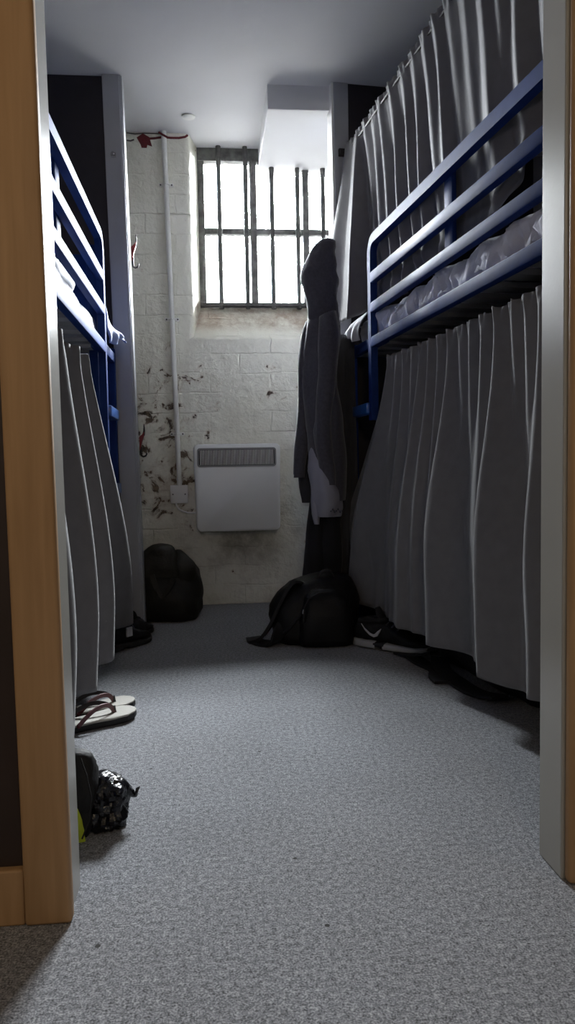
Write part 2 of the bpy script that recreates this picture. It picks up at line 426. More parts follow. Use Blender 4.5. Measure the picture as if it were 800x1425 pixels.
# boxed-in beam under the ceiling above the window
struct('trim_3', MB().box((.274, 3.268, 2.208), (.72, YO, CEIL + .005), .003), 'ceil')

# ------------------------------------------------------------------ window
YF = 3.925
w = bpy.data.objects.new('window_1', None); COL.objects.link(w); w.location = (.35, YF, 1.5); w['kind'] = 'structure'
WORLD[w.name] = Matrix.Translation((.35, YF, 1.5))
fr = MB().box((-.040, 3.905, 1.50), (-.004, 3.95, CEIL), .004).box((.725, 3.905, 1.50), (.765, 3.95, CEIL), .004)
fr.box((-.04, 3.90, 2.245), (.765, 3.955, CEIL), .004).box((-.04, 3.90, 1.495), (.765, 3.95, 1.535), .006)
build('window_frame', fr, 'winframe', w)
build('mullion', MB().box((.226, 3.90, 1.53), (.262, 3.95, 2.25), .005), 'winframe', w)
build('mullion', MB().box((.498, 3.90, 1.53), (.532, 3.95, 2.25), .005), 'winframe', w)
build('transom', MB().box((-.005, 3.903, 1.880), (.727, 3.947, 1.911), .005), 'winframe', w)
for x0, x1 in ((-.005, .227), (.261, .499), (.531, .726)):
    for z0, z1 in ((1.534, 1.881), (1.910, 2.246)):
        build('pane', MB().box((x0, 3.925, z0), (x1, 3.929, z1)), 'glass', w)
g = empty('window_grille', (.33, 3.835, 1.49), 'row of upright iron bars in front of the bright window', 'window bars')
for x in (.070, .205, .338, .470, .602, .715):
    zb = 1.497
    pts = [(x, 3.880, lerp(zb, CEIL - .001 if x < .27 else 2.2085, i / 12)) for i in range(13)]
    build('bar', MB().tube(pts, [.0125 + .0012 * math.sin(i * 1.7 + x * 20) for i in range(13)], 10), 'iron', g, smooth=True)
build('cross_bar', MB().box((-.036, 3.866, 1.508), (.755, 3.893, 1.526), .003), 'iron', g)

# ------------------------------------------------------------------ things on the window wall
h = empty('panel_heater', (.123, 3.70, .37), 'white electric panel heater fixed to the painted brick wall under the window', 'heater')
x0, x1, z0, z1, yf = -.088, .337, .372, .800, 3.655
# body: rounded front sheet wrapping to the wall, a little narrower at the bottom
def rrect(x0, x1, z0, z1, r, n=6):
    return arc(x1 - r, z0 + r, r, -PI / 2, 0, n) + arc(x1 - r, z1 - r, r, 0, PI / 2, n) + arc(x0 + r, z1 - r, r, PI / 2, PI, n) + arc(x0 + r, z0 + r, r, PI, 1.5 * PI, n)
mb = MB(); rings = []
for y, ins in ((3.735, .012), (3.715, .0), (yf + .014, .0), (yf + .005, .003), (yf, .010)):
    rings.append([(x + (.008 * (1 if x < .12 else -1) * (z1 - z) / .43), y, z) for x, z in rrect(x0 + ins, x1 - ins, z0 + ins, z1 - ins, .026)])
n = len(rings[0]); vs = [p for r in rings for p in r]
fs = [[i * n + k, i * n + (k + 1) % n, (i + 1) * n + (k + 1) % n, (i + 1) * n + k] for i in range(len(rings) - 1) for k in range(n)]
fs += [list(range(n)), list(range((len(rings) - 1) * n, len(rings) * n))]
mb.add(vs, fs); build('casing', mb, 'heater', h, smooth=True, angle=35)
gx0, gx1, gz0, gz1 = -.062, .306, .696, .772
mb = MB(); outer = rrect(gx0 - .008, gx1 + .008, gz0 - .008, gz1 + .008, .014); inner = rrect(gx0, gx1, gz0, gz1, .008); n = len(outer)
mb.add([(x, yf - .0035, z) for x, z in outer] + [(x, yf - .0035, z) for x, z in inner] + [(x, yf + .003, z) for x, z in outer] + [(x, yf + .003, z) for x, z in inner],
       [[k, (k + 1) % n, n + (k + 1) % n, n + k] for k in range(n)] + [[k, (k + 1) % n, 2 * n + (k + 1) % n, 2 * n + k] for k in range(n)] + [[n + k, n + (k + 1) % n, 3 * n + (k + 1) % n, 3 * n + k] for k in range(n)])
build('grille_surround', mb, 'slat', h, smooth=True)
build('outlet', MB().prism(inner, 'y', yf - .0012, yf + .002), 'slot', h)
mb = MB(); N_ = 46
for i in range(N_):
    x = lerp(gx0 + .008, gx1 - .008, i / (N_ - 1)); mb.box((x - .0015, yf - .005, gz0 + .002), (x + .0015, yf - .001, gz1 - .002))
build('grille', mb, 'heater', h)
build('wall_bracket', MB().box((.0, 3.72, .45), (.25, YW, .72), .003), 'slat', h)

c = empty('conduit', (-.165, 3.735, .60), 'white painted vertical pipe running up the brick wall to the ceiling', 'pipe')
cp = [(-.192 + (.031 * i / 12), 3.732, 2.309 - (2.309 - .60) * i / 12) for i in range(13)]
build('pipe', MB().tube(cp, .0125, 14), 'white', c, smooth=True)
for z in (2.059, 1.414, .855):
    x = pl([(.60, -.161), (2.309, -.192)], z)
    mb = MB().box((x - .034, 3.741, z - .008), (x + .034, 3.7485, z + .008), .002)
    mb.tube([(x - .017, 3.744, z), (x - .0155, 3.728, z), (x, 3.717, z), (x + .0155, 3.728, z), (x + .017, 3.744, z)], .0035, 8)
    cl = build('clip', mb, 'white', c, smooth=True)
    for sx in (-.027, .027): build('screw', MB().tube([(x + sx, 3.742, z), (x + sx, 3.7385, z)], .004, 10), 'crack', cl)
j = empty('junction_box', (-.164, 3.73, .51), 'square white cable outlet plate at the foot of the vertical pipe', 'outlet box')
build('plate', MB().box((-.207, 3.722, .513), (-.121, YW, .603), .004, 3), 'plastic', j, smooth=True)
for sx in (-.194, -.134): build('screw', MB().tube([(sx, 3.7235, .558), (sx, 3.7205, .558)], .0035, 10), 'crack', j)
cab = build('cable', MB().tube([(-.180, 3.735, .514), (-.178, 3.728, .50), (-.166, 3.724, .484), (-.145, 3.722, .472), (-.12, 3.722, .466), (-.085, 3.724, .466)], .0045, 10), 'plastic', smooth=True)
props(cab, 'short white flex looping from the outlet plate to the panel heater', 'cable')

mb = MB().prism([(-.322, 2.283), (-.292, 2.303), (-.262, 2.286), (-.250, 2.243), (-.272, 2.250), (-.276, 2.236), (-.300, 2.236), (-.305, 2.252)], 'y', YW - .004, YW + .004)
mb.tube([(-.268, YW, 2.280), (-.235, YW, 2.283), (-.195, YW - .002, 2.289), (-.16, YW - .001, 2.286), (-.12, YW, 2.287), (-.09, YW, 2.293), (-.078, YW + .004, 2.303)], .0055, 8, flat=((0, 1, 0), .5))
mb.tube([(-.215, 3.722, 2.300), (-.195, 3.716, 2.286), (-.175, 3.722, 2.278)], .005, 8)
props(build('arrow_marking', mb, 'red', smooth=False), 'dark red painted arrow and line high on the wall beside the pipe', 'paint mark')
mb = MB().tube([(-.37, YW, 2.305), (-.33, YW, 2.301), (-.29, YW, 2.305), (-.2, YW, 2.305)], .003, 6).tube([(-.37, YW, 2.270), (-.352, YW, 2.268), (-.335, YW, 2.274)], .0035, 6)  # dark crack line at the wall top, built as thin tubes
props(build('wall_crack', mb, 'crack'), 'thin dark crack along the top of the wall by the red arrow', 'wire')

s = empty('smoke_detector', (-.068, 3.575, CEIL), 'small round white disc fitted on the ceiling near the window', 'ceiling fitting')
build('base', MB().lathe([(.030, 0), (.031, -.002), (.031, -.004), (.029, -.005)], (-.068, 3.575, CEIL)), 'white', s, smooth=True)
build('cover', MB().lathe([(.024, -.004), (.024, -.006), (.020, -.008), (.006, -.0085)], (-.068, 3.575, CEIL)), 'plastic', s, smooth=True)

# iron hooks on the end of the left partition
def hook(z, label):
    x = -.2965 + LP * z
    k = empty('coat_hook', (x, 3.285, z), label, 'hook', group='coat hooks on the left partition')
    y = 3.285
    leaf = [(x, z + .012), (x, z - .048), (x + .004, z - .040), (x + .010, z - .012), (x + .019, z + .015), (x + .021, z + .034), (x + .012, z + .022)]
    mb = MB().prism(leaf, 'y', y - .011, y + .011)
    build('back_plate', mb, 'hookred', k)
    pts = [(x + .017, z + .018), (x + .0205, z + .036), (x + .021, z + .052), (x + .020, z + .066)]
    build('upper_tip', MB().tube([(a, y, b) for a, b in pts], [.006, .0042, .003, .0014], 8), 'hookblack', k, smooth=True)
    pts = [(x + .004, z - .030), (x + .004, z - .055), (x + .006, z - .068), (x + .014, z - .073), (x + .024, z - .070), (x + .029, z - .062), (x + .028, z - .055)]
    build('lower_curl', MB().tube([(a, y, b) for a, b in pts], [.006, .005, .0045, .004, .0038, .003, .002], 8), 'hookblack', k, smooth=True)
hook(1.612, 'upper red and black iron hook on the left partition post')
hook(.808, 'lower red and black iron hook on the left partition post')

# ================================================================== BUNKS
def FL(p):                       # left bunks: local x = distance from the aisle face, y along, z up -> world
    return Vector((-.388 - p[0], p[1], p[2]))
FLM = Matrix(((-1, 0, 0, -.388), (0, 1, 0, 0), (0, 0, 1, 0), (0, 0, 0, 1)))
FRM = RF @ Matrix.Translation((.930, 0, 0))

def make_bunk(F, root, yA, yB, yN, zt, upright, a_foot, panel):
    """zt: dict of heights; local x grows away from the aisle"""
    W = .84; T = .028
    def P(name, mb, m='blue', **k): return build(name, mb, m, root, frame=F, smooth=True, **k)
    # aisle-side safety frame: the top rail bends down into the post beside the ladder
    def bar(y0, y1, z0, z1, x0=0., x1=T): return MB().box((x0, y0, z0), (x1, y1, z1), .005, 2)
    r = .07; zT, hT = zt['top'], .042
    prof = []
    for z, off in ((zT, 0),):
        pass
    out = [(yN, zT)] + arc(yA + .034 - r, zT - r, r, PI / 2, 0, 8) + [(yA + .034, a_foot)]
    inn = [(yA, a_foot)] + arc(yA + .034 - r, zT - r, r - .036, 0, PI / 2, 8) + [(yN, zT - hT)]
    pts = out + inn; n = len(out); m = len(inn)
    mb = MB(); vs = [(0, y, z) for y, z in pts] + [(T, y, z) for y, z in pts]; k = len(pts)
    fs = [[i, (i + 1) % k, k + (i + 1) % k, k + i] for i in range(k)]
    for i in range(n - 1):
        a, b, c_, d_ = i, i + 1, k - 2 - i, k - 1 - i
        fs += [[a, b, c_, d_], [k + a, k + b, k + c_, k + d_]]
    mb.add(vs, fs)
    P('safety_frame', mb, angle=50)
    if panel: P('ladder_post', MB().box((T, yA, 0), (.062, yA + .034, zT - .05), .004))
    P('guard_rail', bar(yN, yA + .004, zt['mid'] - .041, zt['mid']))
    P('guard_rail', bar(yN, yA + .004, zt['low'] - .039, zt['low']))
    P('upright', bar(upright - .03, upright + .03, zt['low'] - .02, zT - .02, T, T + .016))
    P('upright', bar(yN + .30, yN + .36, zt['low'] - .02, zT - .02, T, T + .016))
    P('bed_rail', MB().box((.0, yN, zt['bed'] - .040), (T, yA, zt['bed']), .004).box((0, yA + .03, zt['bed'] - .040), (T, yB, zt['bed']), .004).box((.024, yA - .1, zt['bed'] - .036), (.04, yA + .1, zt['bed'] - .004)))
    P('bed_rail', bar(yN, yB, zt['bed'] - .04, zt['bed'], W - T, W))
    P('bed_rail', bar(yN, yB, .27, .31, .08, .10)); P('bed_rail', bar(yN, yB, .27, .31, W - T, W))
    for y in (yN, yB):
        for x in (0, W - .036): P('leg', MB().box((x, y, 0), (x + .036, y + .036, zT if y == yN or x else zt['bed'] + .02), .005))
    for y in (yN, yB):
        for z in (.29, zt['bed'] - .01, zT - .03): 
            if y == yB and z > 1.4: continue
            P('cross_bar', MB().box((.03, y + .004, z - .02), (W - .03, y + .032, z + .02), .004))
    for z in (.905, .605):
        if z < a_foot - .05: continue
        P('ladder_rung', bar(yA + .03, yB + .004, z - .022, z + .020, -.012, .030), 'lightblue')
    if panel: 
        P('end_panel', MB().box((.03, yB + .008, zt['bed'] - .05), (W - .03, yB + .026, zT - .01), .004))
        P('end_panel', MB().box((.03, yB + .008, .32), (W - .03, yB + .026, .95), .004))
    mb = MB()
    for i in range(15):
        y = lerp(yN + .06, yB - .05, i / 14); mb.box((.02, y - .03, zt['bed'] - .035), (W - .02, y + .03, zt['bed'] - .020))
    P('slat_base', mb, 'slat')
    mb = MB()
    for i in range(15):
        y = lerp(yN + .06, yB - .05, i / 14); mb.box((.02, y - .03, .275), (W - .02, y + .03, .29))
    P('slat_base', mb, 'slat')

HR = dict(top=1.568, mid=1.428, low=1.311, bed=1.178)
HLF = dict(top=1.572, mid=1.428, low=1.300, bed=1.160)
br = empty('bunk_bed', tuple(FRM @ Vector((.42, 2.2, 0))), 'navy blue metal bunk bed on the right behind grey curtains', 'bunk bed', TH)
make_bunk(FRM, br, 2.828, 3.120, 1.22, HR, 2.155, .855, False)
blf = empty('bunk_bed', (-.81, 2.2, 0), 'navy blue metal bunk bed on the left beside the door frame', 'bunk bed')
make_bunk(FLM, blf, 2.905, 3.165, 1.22, HLF, 2.22, .0, True)

def mattress(F, x0, x1, y0, y1, z0, z1, m, label, wr=.006, seed=0.):
    cx, cz = (x0 + x1) / 2, (z0 + z1) / 2; U = Vector(((x1 - x0) / 2, 0, 0)); V = Vector((0, 0, (z1 - z0) / 2))
    mb = MB(); secs = []
    K = 190
    vs = []; n = 44
    for i in range(K + 1):
        t = i / K; y = lerp(y0, y1, t); k = min(1., (min(t, 1 - t) * (y1 - y0) / .04 + .02)) ** .4
        for q in range(n):
            an = 2 * PI * q / n; ca, sa = math.cos(an), math.sin(an)
            x = math.copysign(abs(ca) ** .34, ca); z = math.copysign(abs(sa) ** .5, sa)
            p = Vector((cx, y, cz)) + U * x * (.94 + .06 * k) + V * z * k
            side = abs(x) ** 4
            wv = (.5 - abs(n1(y * 27 + z * 2.6 + seed, z * 1.1, seed))) * wr * (1 + 1.6 * side) + n1(y * 9 + seed, x * 3, z) * wr
            dirv = (U.normalized() * x * abs(x) + V.normalized() * z * abs(z)); dirv.normalize()
            vs.append(p + dirv * (wv - wr))
    fs = [[i * n + q, i * n + (q + 1) % n, (i + 1) * n + (q + 1) % n, (i + 1) * n + q] for i in range(K) for q in range(n)]
    fs += [list(range(n))[::-1], list(range(K * n, K * n + n))]
    mb.add(vs, fs)
    return props(build('mattress', mb, m, frame=F, smooth=True, angle=80), label, 'mattress')
mattress(FRM, .032, .80, 1.27, 3.08, HR['bed'] - .018, 1.300, 'sheet', 'mattress in a wrinkled pale grey sheet on the upper right bunk', .020, 3.)
mattress(FRM, .11, .80, 1.27, 3.07, .292, .42, 'sheet', 'mattress on the lower right bunk hidden behind the curtain', .004, 5.)
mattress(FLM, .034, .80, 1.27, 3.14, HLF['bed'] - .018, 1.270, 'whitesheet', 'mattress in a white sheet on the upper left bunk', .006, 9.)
mattress(FLM, .11, .80, 1.27, 3.13, .292, .42, 'sheet', 'mattress on the lower left bunk behind the grey curtain', .004, 12.)

# bedding spilling out of the ladder gap of each bunk
def fold_cloth(name, fn, m, label, cat, F, nu=30, nv=24, th=.004):
    return props(build(name, MB().grid(fn, nu, nv), m, frame=F, smooth=True, solid=th, angle=80), label, cat)
def sheetR(s, t):
    y = lerp(2.93, 3.085, s); z = lerp(1.305, 1.195, t) - .014 * math.sin(s * 5 + 1) * t
    x = .034 - .062 * math.sin(t * PI * .62) + .012 * math.sin(s * 15 + t * 2) * t
    return (x, y, z)
fold_cloth('bed_sheet', sheetR, 'whitesheet', 'pale sheet corner bunched by the ladder gap of the right bunk', 'sheet', FRM)
def sheetR2(s, t):
    y = lerp(2.945, 2.995, s) + .012 * t; z = lerp(1.105, .92, t)
    return (.060 + .008 * math.sin(s * 12 + t * 3), y, z)
fold_cloth('towel', sheetR2, 'whitesheet', 'narrow pale cloth strip hanging below the upper right bunk', 'cloth', FRM, 14, 20)
def sheetL(s, t):
    y = lerp(2.965, 3.10, s ** .9)
    z = lerp(1.305 - .075 * s, 1.165 + .035 * s + .010 * math.sin(s * 12), t)
    x = .004 - .058 * (s ** .8) * sstep(0, .7, t) - .009 * math.sin(s * 16 + 1) * t - .006 * math.sin(t * 9 + s * 5) * t
    return (x, y, z)
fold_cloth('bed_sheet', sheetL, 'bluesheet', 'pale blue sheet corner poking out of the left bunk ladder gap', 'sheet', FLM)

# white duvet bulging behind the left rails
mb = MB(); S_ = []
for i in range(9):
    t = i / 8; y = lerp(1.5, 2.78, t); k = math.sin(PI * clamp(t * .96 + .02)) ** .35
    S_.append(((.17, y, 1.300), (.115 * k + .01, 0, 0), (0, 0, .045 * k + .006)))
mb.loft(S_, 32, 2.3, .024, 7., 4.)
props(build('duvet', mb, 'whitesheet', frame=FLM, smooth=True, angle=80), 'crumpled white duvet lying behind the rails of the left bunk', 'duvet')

# ================================================================== CURTAINS
def ridge(ph, p=1.7): return (.5 + .5 * math.cos(ph)) ** p
rod = empty('curtain_rod', tuple(R3(.925, 2.2, 2.02)), 'thin dark curtain rod running to the right partition post', 'curtain rod', TH)
build('rod', MB().tube([(.944, 1.2, 2.010), (.942, 2.2, 2.004), (.938, 3.140, 2.008)], .0055, 10), 'hookblack', rod, smooth=True, frame=RF)
build('bracket', MB().box((.902, 3.138, 1.998), (.946, 3.153, 2.030), .003).box((.905, 3.128, 2.004), (.925, 3.140, 2.020), .003), 'hookblack', rod, frame=RF)
bk = build('rod_bracket', MB().box((-.384, 3.212, 1.972), (-.364, 3.2255, 1.990), .002).tube([(-.374, 3.214, 1.981), (-.374, 3.196, 1.981)], .006, 10), 'zipm')
props(bk, 'small metal rod bracket screwed to the left partition post', 'bracket')

def folds(u, t, R_, tm=.75):
    """height of the pleats at u: R_ rows (u at top, u at hem, height top, height hem, half width top, half width hem[, far side stretch, near side stretch])"""
    f = 0.
    k = sstep(0, tm, t)
    for q in R_:
        ut, uh, at, ah, wt, wh = q[:6]; fs_, ns_ = q[6:] if len(q) > 6 else (1., 1.)
        c = lerp(ut, uh, t); w_ = lerp(wt, wh, k) * lerp(1, fs_ if u > c else ns_, k); d_ = abs(u - c) / w_
        e_ = .12; d_ = (math.sqrt(d_ * d_ + e_ * e_) - e_) / (math.sqrt(1 + e_ * e_) - e_)
        if d_ < 1:
            h_ = lerp(at, ah, k) * (1 - d_) ** 1.3 * (1 + .3 * d_)
            f = (f * f * f + h_ * h_ * h_) ** (1 / 3)
    return f
rnd = random.Random(11); UR = []; u_ = 1.22
while u_ < 3.13:
    big = rnd.random() < .6
    UR.append((u_, u_ + rnd.uniform(-.03, .03), rnd.uniform(.008, .013), rnd.uniform(.036, .050) if big else rnd.uniform(.016, .026), .05, rnd.uniform(.08, .12), 1.05, .9))
    u_ += rnd.uniform(.075, .125)
UR += [(3.10, 3.17, .02, .045, .06, .09)]
def upper_right(s, t):
    u = lerp(1.24, 3.128, s)
    zt = 2.038 + .006 * n1(s * 70, 1) - .012 * math.sin(PI * s)
    outp = sstep(2.955, 2.985, u)
    zin = 1.325 + .035 * n1(s * 6, 11) + .075 * sstep(2.08, 1.72, u) + .018 * math.sin(s * 31)
    zout = 1.278 + .012 * n1(s * 30)
    zh = lerp(zin, zout, outp)
    z = lerp(zt, zh, t)
    vin = .940 + .090 * t ** .85; vout = .938 - .045 * t - .030 * t * sstep(2.99, 3.12, u)
    v = lerp(vin, vout, outp)
    v -= folds(u, t, UR) * lerp(1, .7, outp) + .004 * n1(u * 22, t * 3., 4.) * (.3 + t)
    if t < .06: v += .003 * math.cos(s * 330) * (1 - t / .06); z += .003 * n1(s * 200) * (1 - t / .06)
    if outp < .5 and t > .9: v -= .012 * math.sin((t - .9) / .1 * PI)      # rolled hem
    u2 = u + .05 * (t ** 1.3) * sstep(.93, 1., s) + .010 * n1(s * 12, t * 2.) * t
    if outp > .5: u2 = min(u2, 3.150 - .01 * (1 - s))
    return (v, u2, z)
cu = build('curtain', MB().grid(upper_right, 620, 52), 'curtain', frame=RF, smooth=True, solid=.003, angle=80)
props(cu, 'grey gathered curtain hanging over the upper right bunk from the rod', 'curtain', 'grey bunk curtains')

# curtain hem swagged on the mattress, seen between the rails
LRF = [(2.88, 3.12, .010, .030, .05, .14, 1, 1), (2.67, 2.90, .022, .085, .04, .17, 1, 1.4), (2.60, 2.68, .018, .030, .04, .10, 2, .8), (2.53, 2.47, .018, .066, .04, .11, 2.2, .8), (2.45, 2.40, .016, .036, .04, .07, 1.5, 1),
      (2.37, 2.33, .020, .100, .04, .11, 2.4, .8), (2.30, 2.255, .018, .080, .035, .08, 2., .8), (2.22, 2.21, .018, .058, .035, .06, 1.4, 1), (2.14, 2.085, .020, .108, .04, .13, .8, 1.7), (2.07, 1.99, .016, .010, .04, .06), (2.00, 1.93, .018, .020, .04, .07),
      (1.92, 1.86, .020, .052, .04, .10, 1.8, .8), (1.84, 1.745, .022, .105, .04, .14, .8, 1.6), (1.76, 1.66, .016, .012, .04, .06), (1.69, 1.60, .018, .020, .04, .07), (1.62, 1.535, .022, .080, .04, .13),
      (1.54, 1.45, .018, .030, .04, .08), (1.46, 1.37, .02, .06, .04, .1), (1.37, 1.28, .02, .05, .04, .1), (1.28, 1.22, .02, .05, .04, .1)]
def lower_right(s, t):
    ut = lerp(1.22, 2.90, s); uh = lerp(1.22, 3.15, s ** 1.06)
    u = lerp(ut, uh, t ** 1.15)
    zt = 1.088 - .014 * math.sin(PI * s) + .006 * n1(s * 80, 1)
    zh = .128 + .022 * n1(s * 6, 4) + .055 * sstep(.86, 1., s)
    z = lerp(zt, zh, t)
    vt = .968 + .062 * sstep(.90, .95, s)
    vh = .952 - .035 * sstep(.5, 1., s)
    v = lerp(vt, vh, sstep(.0, .85, t) if s > .9 else t)
    v -= folds(u, t, LRF) + .007 * n1(u * 14, t * 2.5, 8.) * (.25 + t)
    if t < .05:
        k = 1 - t / .05; v += .005 * math.cos(u * 210) * k; z += .007 * k * n1(u * 60, 5.)
    return (v, u, z)
cu = build('curtain', MB().grid(lower_right, 640, 64), 'curtain', frame=RF, smooth=True, solid=.003, angle=80)
props(cu, 'long grey pleated curtain closing off the lower right bunk down to the floor', 'curtain', 'grey bunk curtains')

# left: pushed back along the bunk, three broad folds reaching into the aisle
LR = [(.00, 1.20, 1.20), (.30, 1.62, 1.58), (.55, 1.93, 1.915), (.78, 2.12, 2.25), (1.0, 2.29, 2.835)]
def lower_left(s, t):
    yt = pl([(0, 1.20), (.30, 1.62), (.55, 1.93), (.78, 2.13), (1, 2.285)], s)
    yh = pl([(0, 1.20), (.30, 1.60), (.55, 1.915), (.78, 2.25), (1, 2.80)], s)
    y = lerp(yt, yh, t ** .9)
    # peaks of the folds sit on the knots of the table above
    k = pl([(0, 0), (.30, 1), (.55, 2), (.78, 3), (1, 4)], s)
    f = ridge(2 * PI * k, .9)
    small = ridge(2 * PI * k * 3 + 1.)
    zt = 1.012 + .008 * n1(s * 60); zh = .105 + .02 * n1(s * 9, 3.)
    z = lerp(zt, zh, t)
    a = lerp(.020, .152, sstep(-.25, .85, t))
    x = .020 + .05 * t - a * f - .012 * small * (1 - t)
    if t < .06: x += .006 * math.cos(s * 150) * (1 - t / .06)
    return (x, y, z)
cu = build('curtain', MB().grid(lower_left, 360, 60), 'curtain', frame=FLM, smooth=True, solid=.003, angle=80)
props(cu, 'grey curtain pushed along the lower left bunk in three broad folds', 'curtain', 'grey bunk curtains')

# ================================================================== CLOTHES ON THE RIGHT POST
hk = empty('coat_hook', (.505, 3.135, 1.62), 'dark hook holding the grey hoodie on the right partition post', 'hook')
build('hook_arm', MB().tube([(.545, 3.195, 1.575), (.525, 3.17, 1.570), (.507, 3.13, 1.556), (.498, 3.11, 1.550), (.494, 3.10, 1.560)], [.007, .006, .005, .004, .003], 8), 'hookblack', hk, smooth=True)

X, Z = Vector((1, 0, 0)), Vector((0, 0, 1)); Yv = Vector((0, 1, 0))
def sec(x, y, z, rx, ry, e=2.): return ((x, y, z), (rx, 0, 0), (0, ry, 0), e)
hd = empty('hoodie', (.47, 3.06, .55), 'grey hooded sweatshirt hanging by its hood in front of the window', 'hoodie')
mb = MB().loft([sec(.474, 3.06, 1.25, .058, .055), sec(.468, 3.06, 1.33, .064, .06), sec(.460, 3.06, 1.41, .076, .068), sec(.451, 3.06, 1.465, .073, .066), sec(.464, 3.06, 1.515, .066, .058), sec(.478, 3.06, 1.560, .048, .045), sec(.489, 3.07, 1.594, .026, .03), sec(.493, 3.08, 1.608, .004, .006)], 32, 2., .018, 10., 2.)
build('hood', mb, 'hoodie', hd, smooth=True, angle=80)
mb = MB().loft([sec(.478, 3.07, 1.345, .040, .05), sec(.474, 3.07, 1.28, .062, .062), sec(.474, 3.07, 1.18, .068, .070), sec(.468, 3.07, 1.0, .068, .075), sec(.468, 3.07, .85, .070, .075), sec(.474, 3.07, .72, .066, .070), sec(.484, 3.07, .60, .050, .06), sec(.490, 3.07, .535, .042, .05)], 40, 2., .026, 7., 6., (1, 1, .28))
build('body', mb, 'hoodie', hd, smooth=True, angle=80)
sl = build('sleeve', MB().loft([((.428, 3.10, 1.285), (.030, 0, .012), (0, .035, 0)), ((.410, 3.10, 1.20), (.034, 0, .004), (0, .04, 0)), ((.398, 3.10, 1.05), (.033, 0, 0), (0, .04, 0)), ((.384, 3.10, .86), (.032, 0, 0), (0, .04, 0)), ((.366, 3.10, .70), (.026, 0, .0), (0, .034, 0)), ((.362, 3.10, .645), (.024, 0, 0), (0, .03, 0))], 24, 2., .010, 12., 3., (1, 1, .35)), 'hoodie', hd, smooth=True, angle=80)
build('cuff', MB().loft([((.364, 3.10, .675), (.024, 0, 0), (0, .03, 0)), ((.361, 3.10, .632), (.023, 0, 0), (0, .028, 0))], 20), 'hoodie', sl, smooth=True)
build('sleeve', MB().loft([((.480, 3.02, 1.29), (.030, 0, .01), (0, .04, 0)), ((.478, 2.995, 1.18), (.040, 0, .0), (0, .04, 0)), ((.462, 2.99, 1.0), (.040, 0, 0), (0, .04, 0)), ((.448, 2.99, .82), (.040, 0, 0), (0, .04, 0)), ((.456, 2.995, .70), (.036, 0, .0), (0, .036, 0)), ((.474, 3.0, .60), (.027, 0, 0), (0, .03, 0))], 24, 2., .014, 10., 8., (1, 1, .35)), 'hoodie', hd, smooth=True, angle=80)
jk = empty('jacket', (.42, 3.13, .5), 'charcoal garment showing below the hoodie sleeve', 'jacket')
build('body', MB().loft([sec(.452, 3.135, 1.25, .04, .02), sec(.44, 3.14, 1.0, .05, .025), sec(.43, 3.14, .75, .055, .028), sec(.422, 3.14, .62, .05, .028), sec(.42, 3.14, .525, .045, .026)], 28, 2., .016, 9., 4., (1, 1, .4)), 'darkjacket', jk, smooth=True, angle=80)
ps = empty('shirt', (.47, 3.03, .47), 'pale grey top with small dark print hanging out below the hoodie', 'shirt')
mb = MB().loft([sec(.455, 3.035, .80, .035, .03), sec(.45, 3.03, .70, .044, .04), sec(.452, 3.025, .62, .052, .042), sec(.468, 3.025, .54, .058, .042), sec(.480, 3.03, .478, .052, .038), sec(.480, 3.03, .470, .048, .034)], 36, 2., .026, 10., 7., (1, 1, .5))
mb.loft([sec(.418, 3.03, .56, .016, .02), sec(.418, 3.03, .50, .018, .02), sec(.422, 3.03, .44, .010, .012)], 16, 2., .006, 14.)
build('body', mb, 'paleshirt', ps, smooth=True, angle=80)
mb = MB()
for i in range(7):
    xx = .472 + i * .0075; zz = .492 + .006 * math.sin(i * 2.1)
    mb.box((xx, 2.978, zz), (xx + .004, 2.992, zz + .005 + .003 * (i % 3)))
build('print', mb, 'ink', ps)
tr = empty('trousers', (.47, 3.09, .1), 'black trousers hanging behind the backpack under the pale top', 'trousers')
for xx, sd in ((.430, 1.), (.487, 5.)):
    build('leg', MB().loft([sec(xx + .012, 3.09, .86, .030, .03), sec(xx + .008, 3.09, .6, .034, .034), sec(xx, 3.085, .4, .038, .034), sec(xx - .008, 3.08, .24, .044, .036), sec(xx - .006, 3.08, .10, .046, .036)], 24, 2., .016, 9., sd, (1, 1, .3)), 'darkcloth', tr, smooth=True, angle=80)
tw = empty('towel', (.56, 3.12, .1), 'long dark grey towel hanging between the hoodie and the right bunk', 'towel')
def towel(s, t):
    x = lerp(.508, .612, s) + .01 * (t - .3); z = lerp(1.225 - .05 * (1 - s) ** 2 * 0 - .04 * (2 * s - 1) ** 2, .10, t)
    y = 3.105 - .018 * ridge(2 * PI * (1.6 * s + .2)) * (.3 + t) + .03 * s
    return (x, y, z)
build('cloth', MB().grid(towel, 40, 40), 'towel', tw, smooth=True, solid=.008, angle=80)

# ================================================================== BAGS AND SHOES, RIGHT
bp = empty('backpack', (.40, 2.85, 0), 'black backpack slumped on the carpet below the hanging clothes', 'backpack')
mb = MB().loft([sec(.385, 2.865, .004, .150, .105, 3.), sec(.385, 2.865, .03, .168, .118, 3.), sec(.385, 2.87, .10, .172, .118, 2.8), sec(.392, 2.885, .17, .158, .110, 2.6), sec(.412, 2.90, .225, .120, .09, 2.4), sec(.435, 2.91, .250, .075, .06, 2.2), sec(.44, 2.91, .258, .02, .02, 2.)], 44, 2.5, .016, 8., 5.)
build('main_body', mb, 'nylon', bp, smooth=True, angle=80)
mb = MB().loft([((.410, 2.745, .008), (.092, 0, 0), (0, .035, 0), 3.), ((.412, 2.742, .03), (.102, 0, 0), (0, .045, 0), 3.2), ((.414, 2.745, .11), (.102, 0, 0), (0, .048, 0), 3.), ((.416, 2.755, .175), (.092, 0, 0), (0, .042, 0), 2.6), ((.416, 2.77, .208), (.062, 0, 0), (0, .03, 0), 2.2), ((.416, 2.775, .216), (.02, 0, 0), (0, .01, 0))], 36, 2.5, .010, 11., 2.)
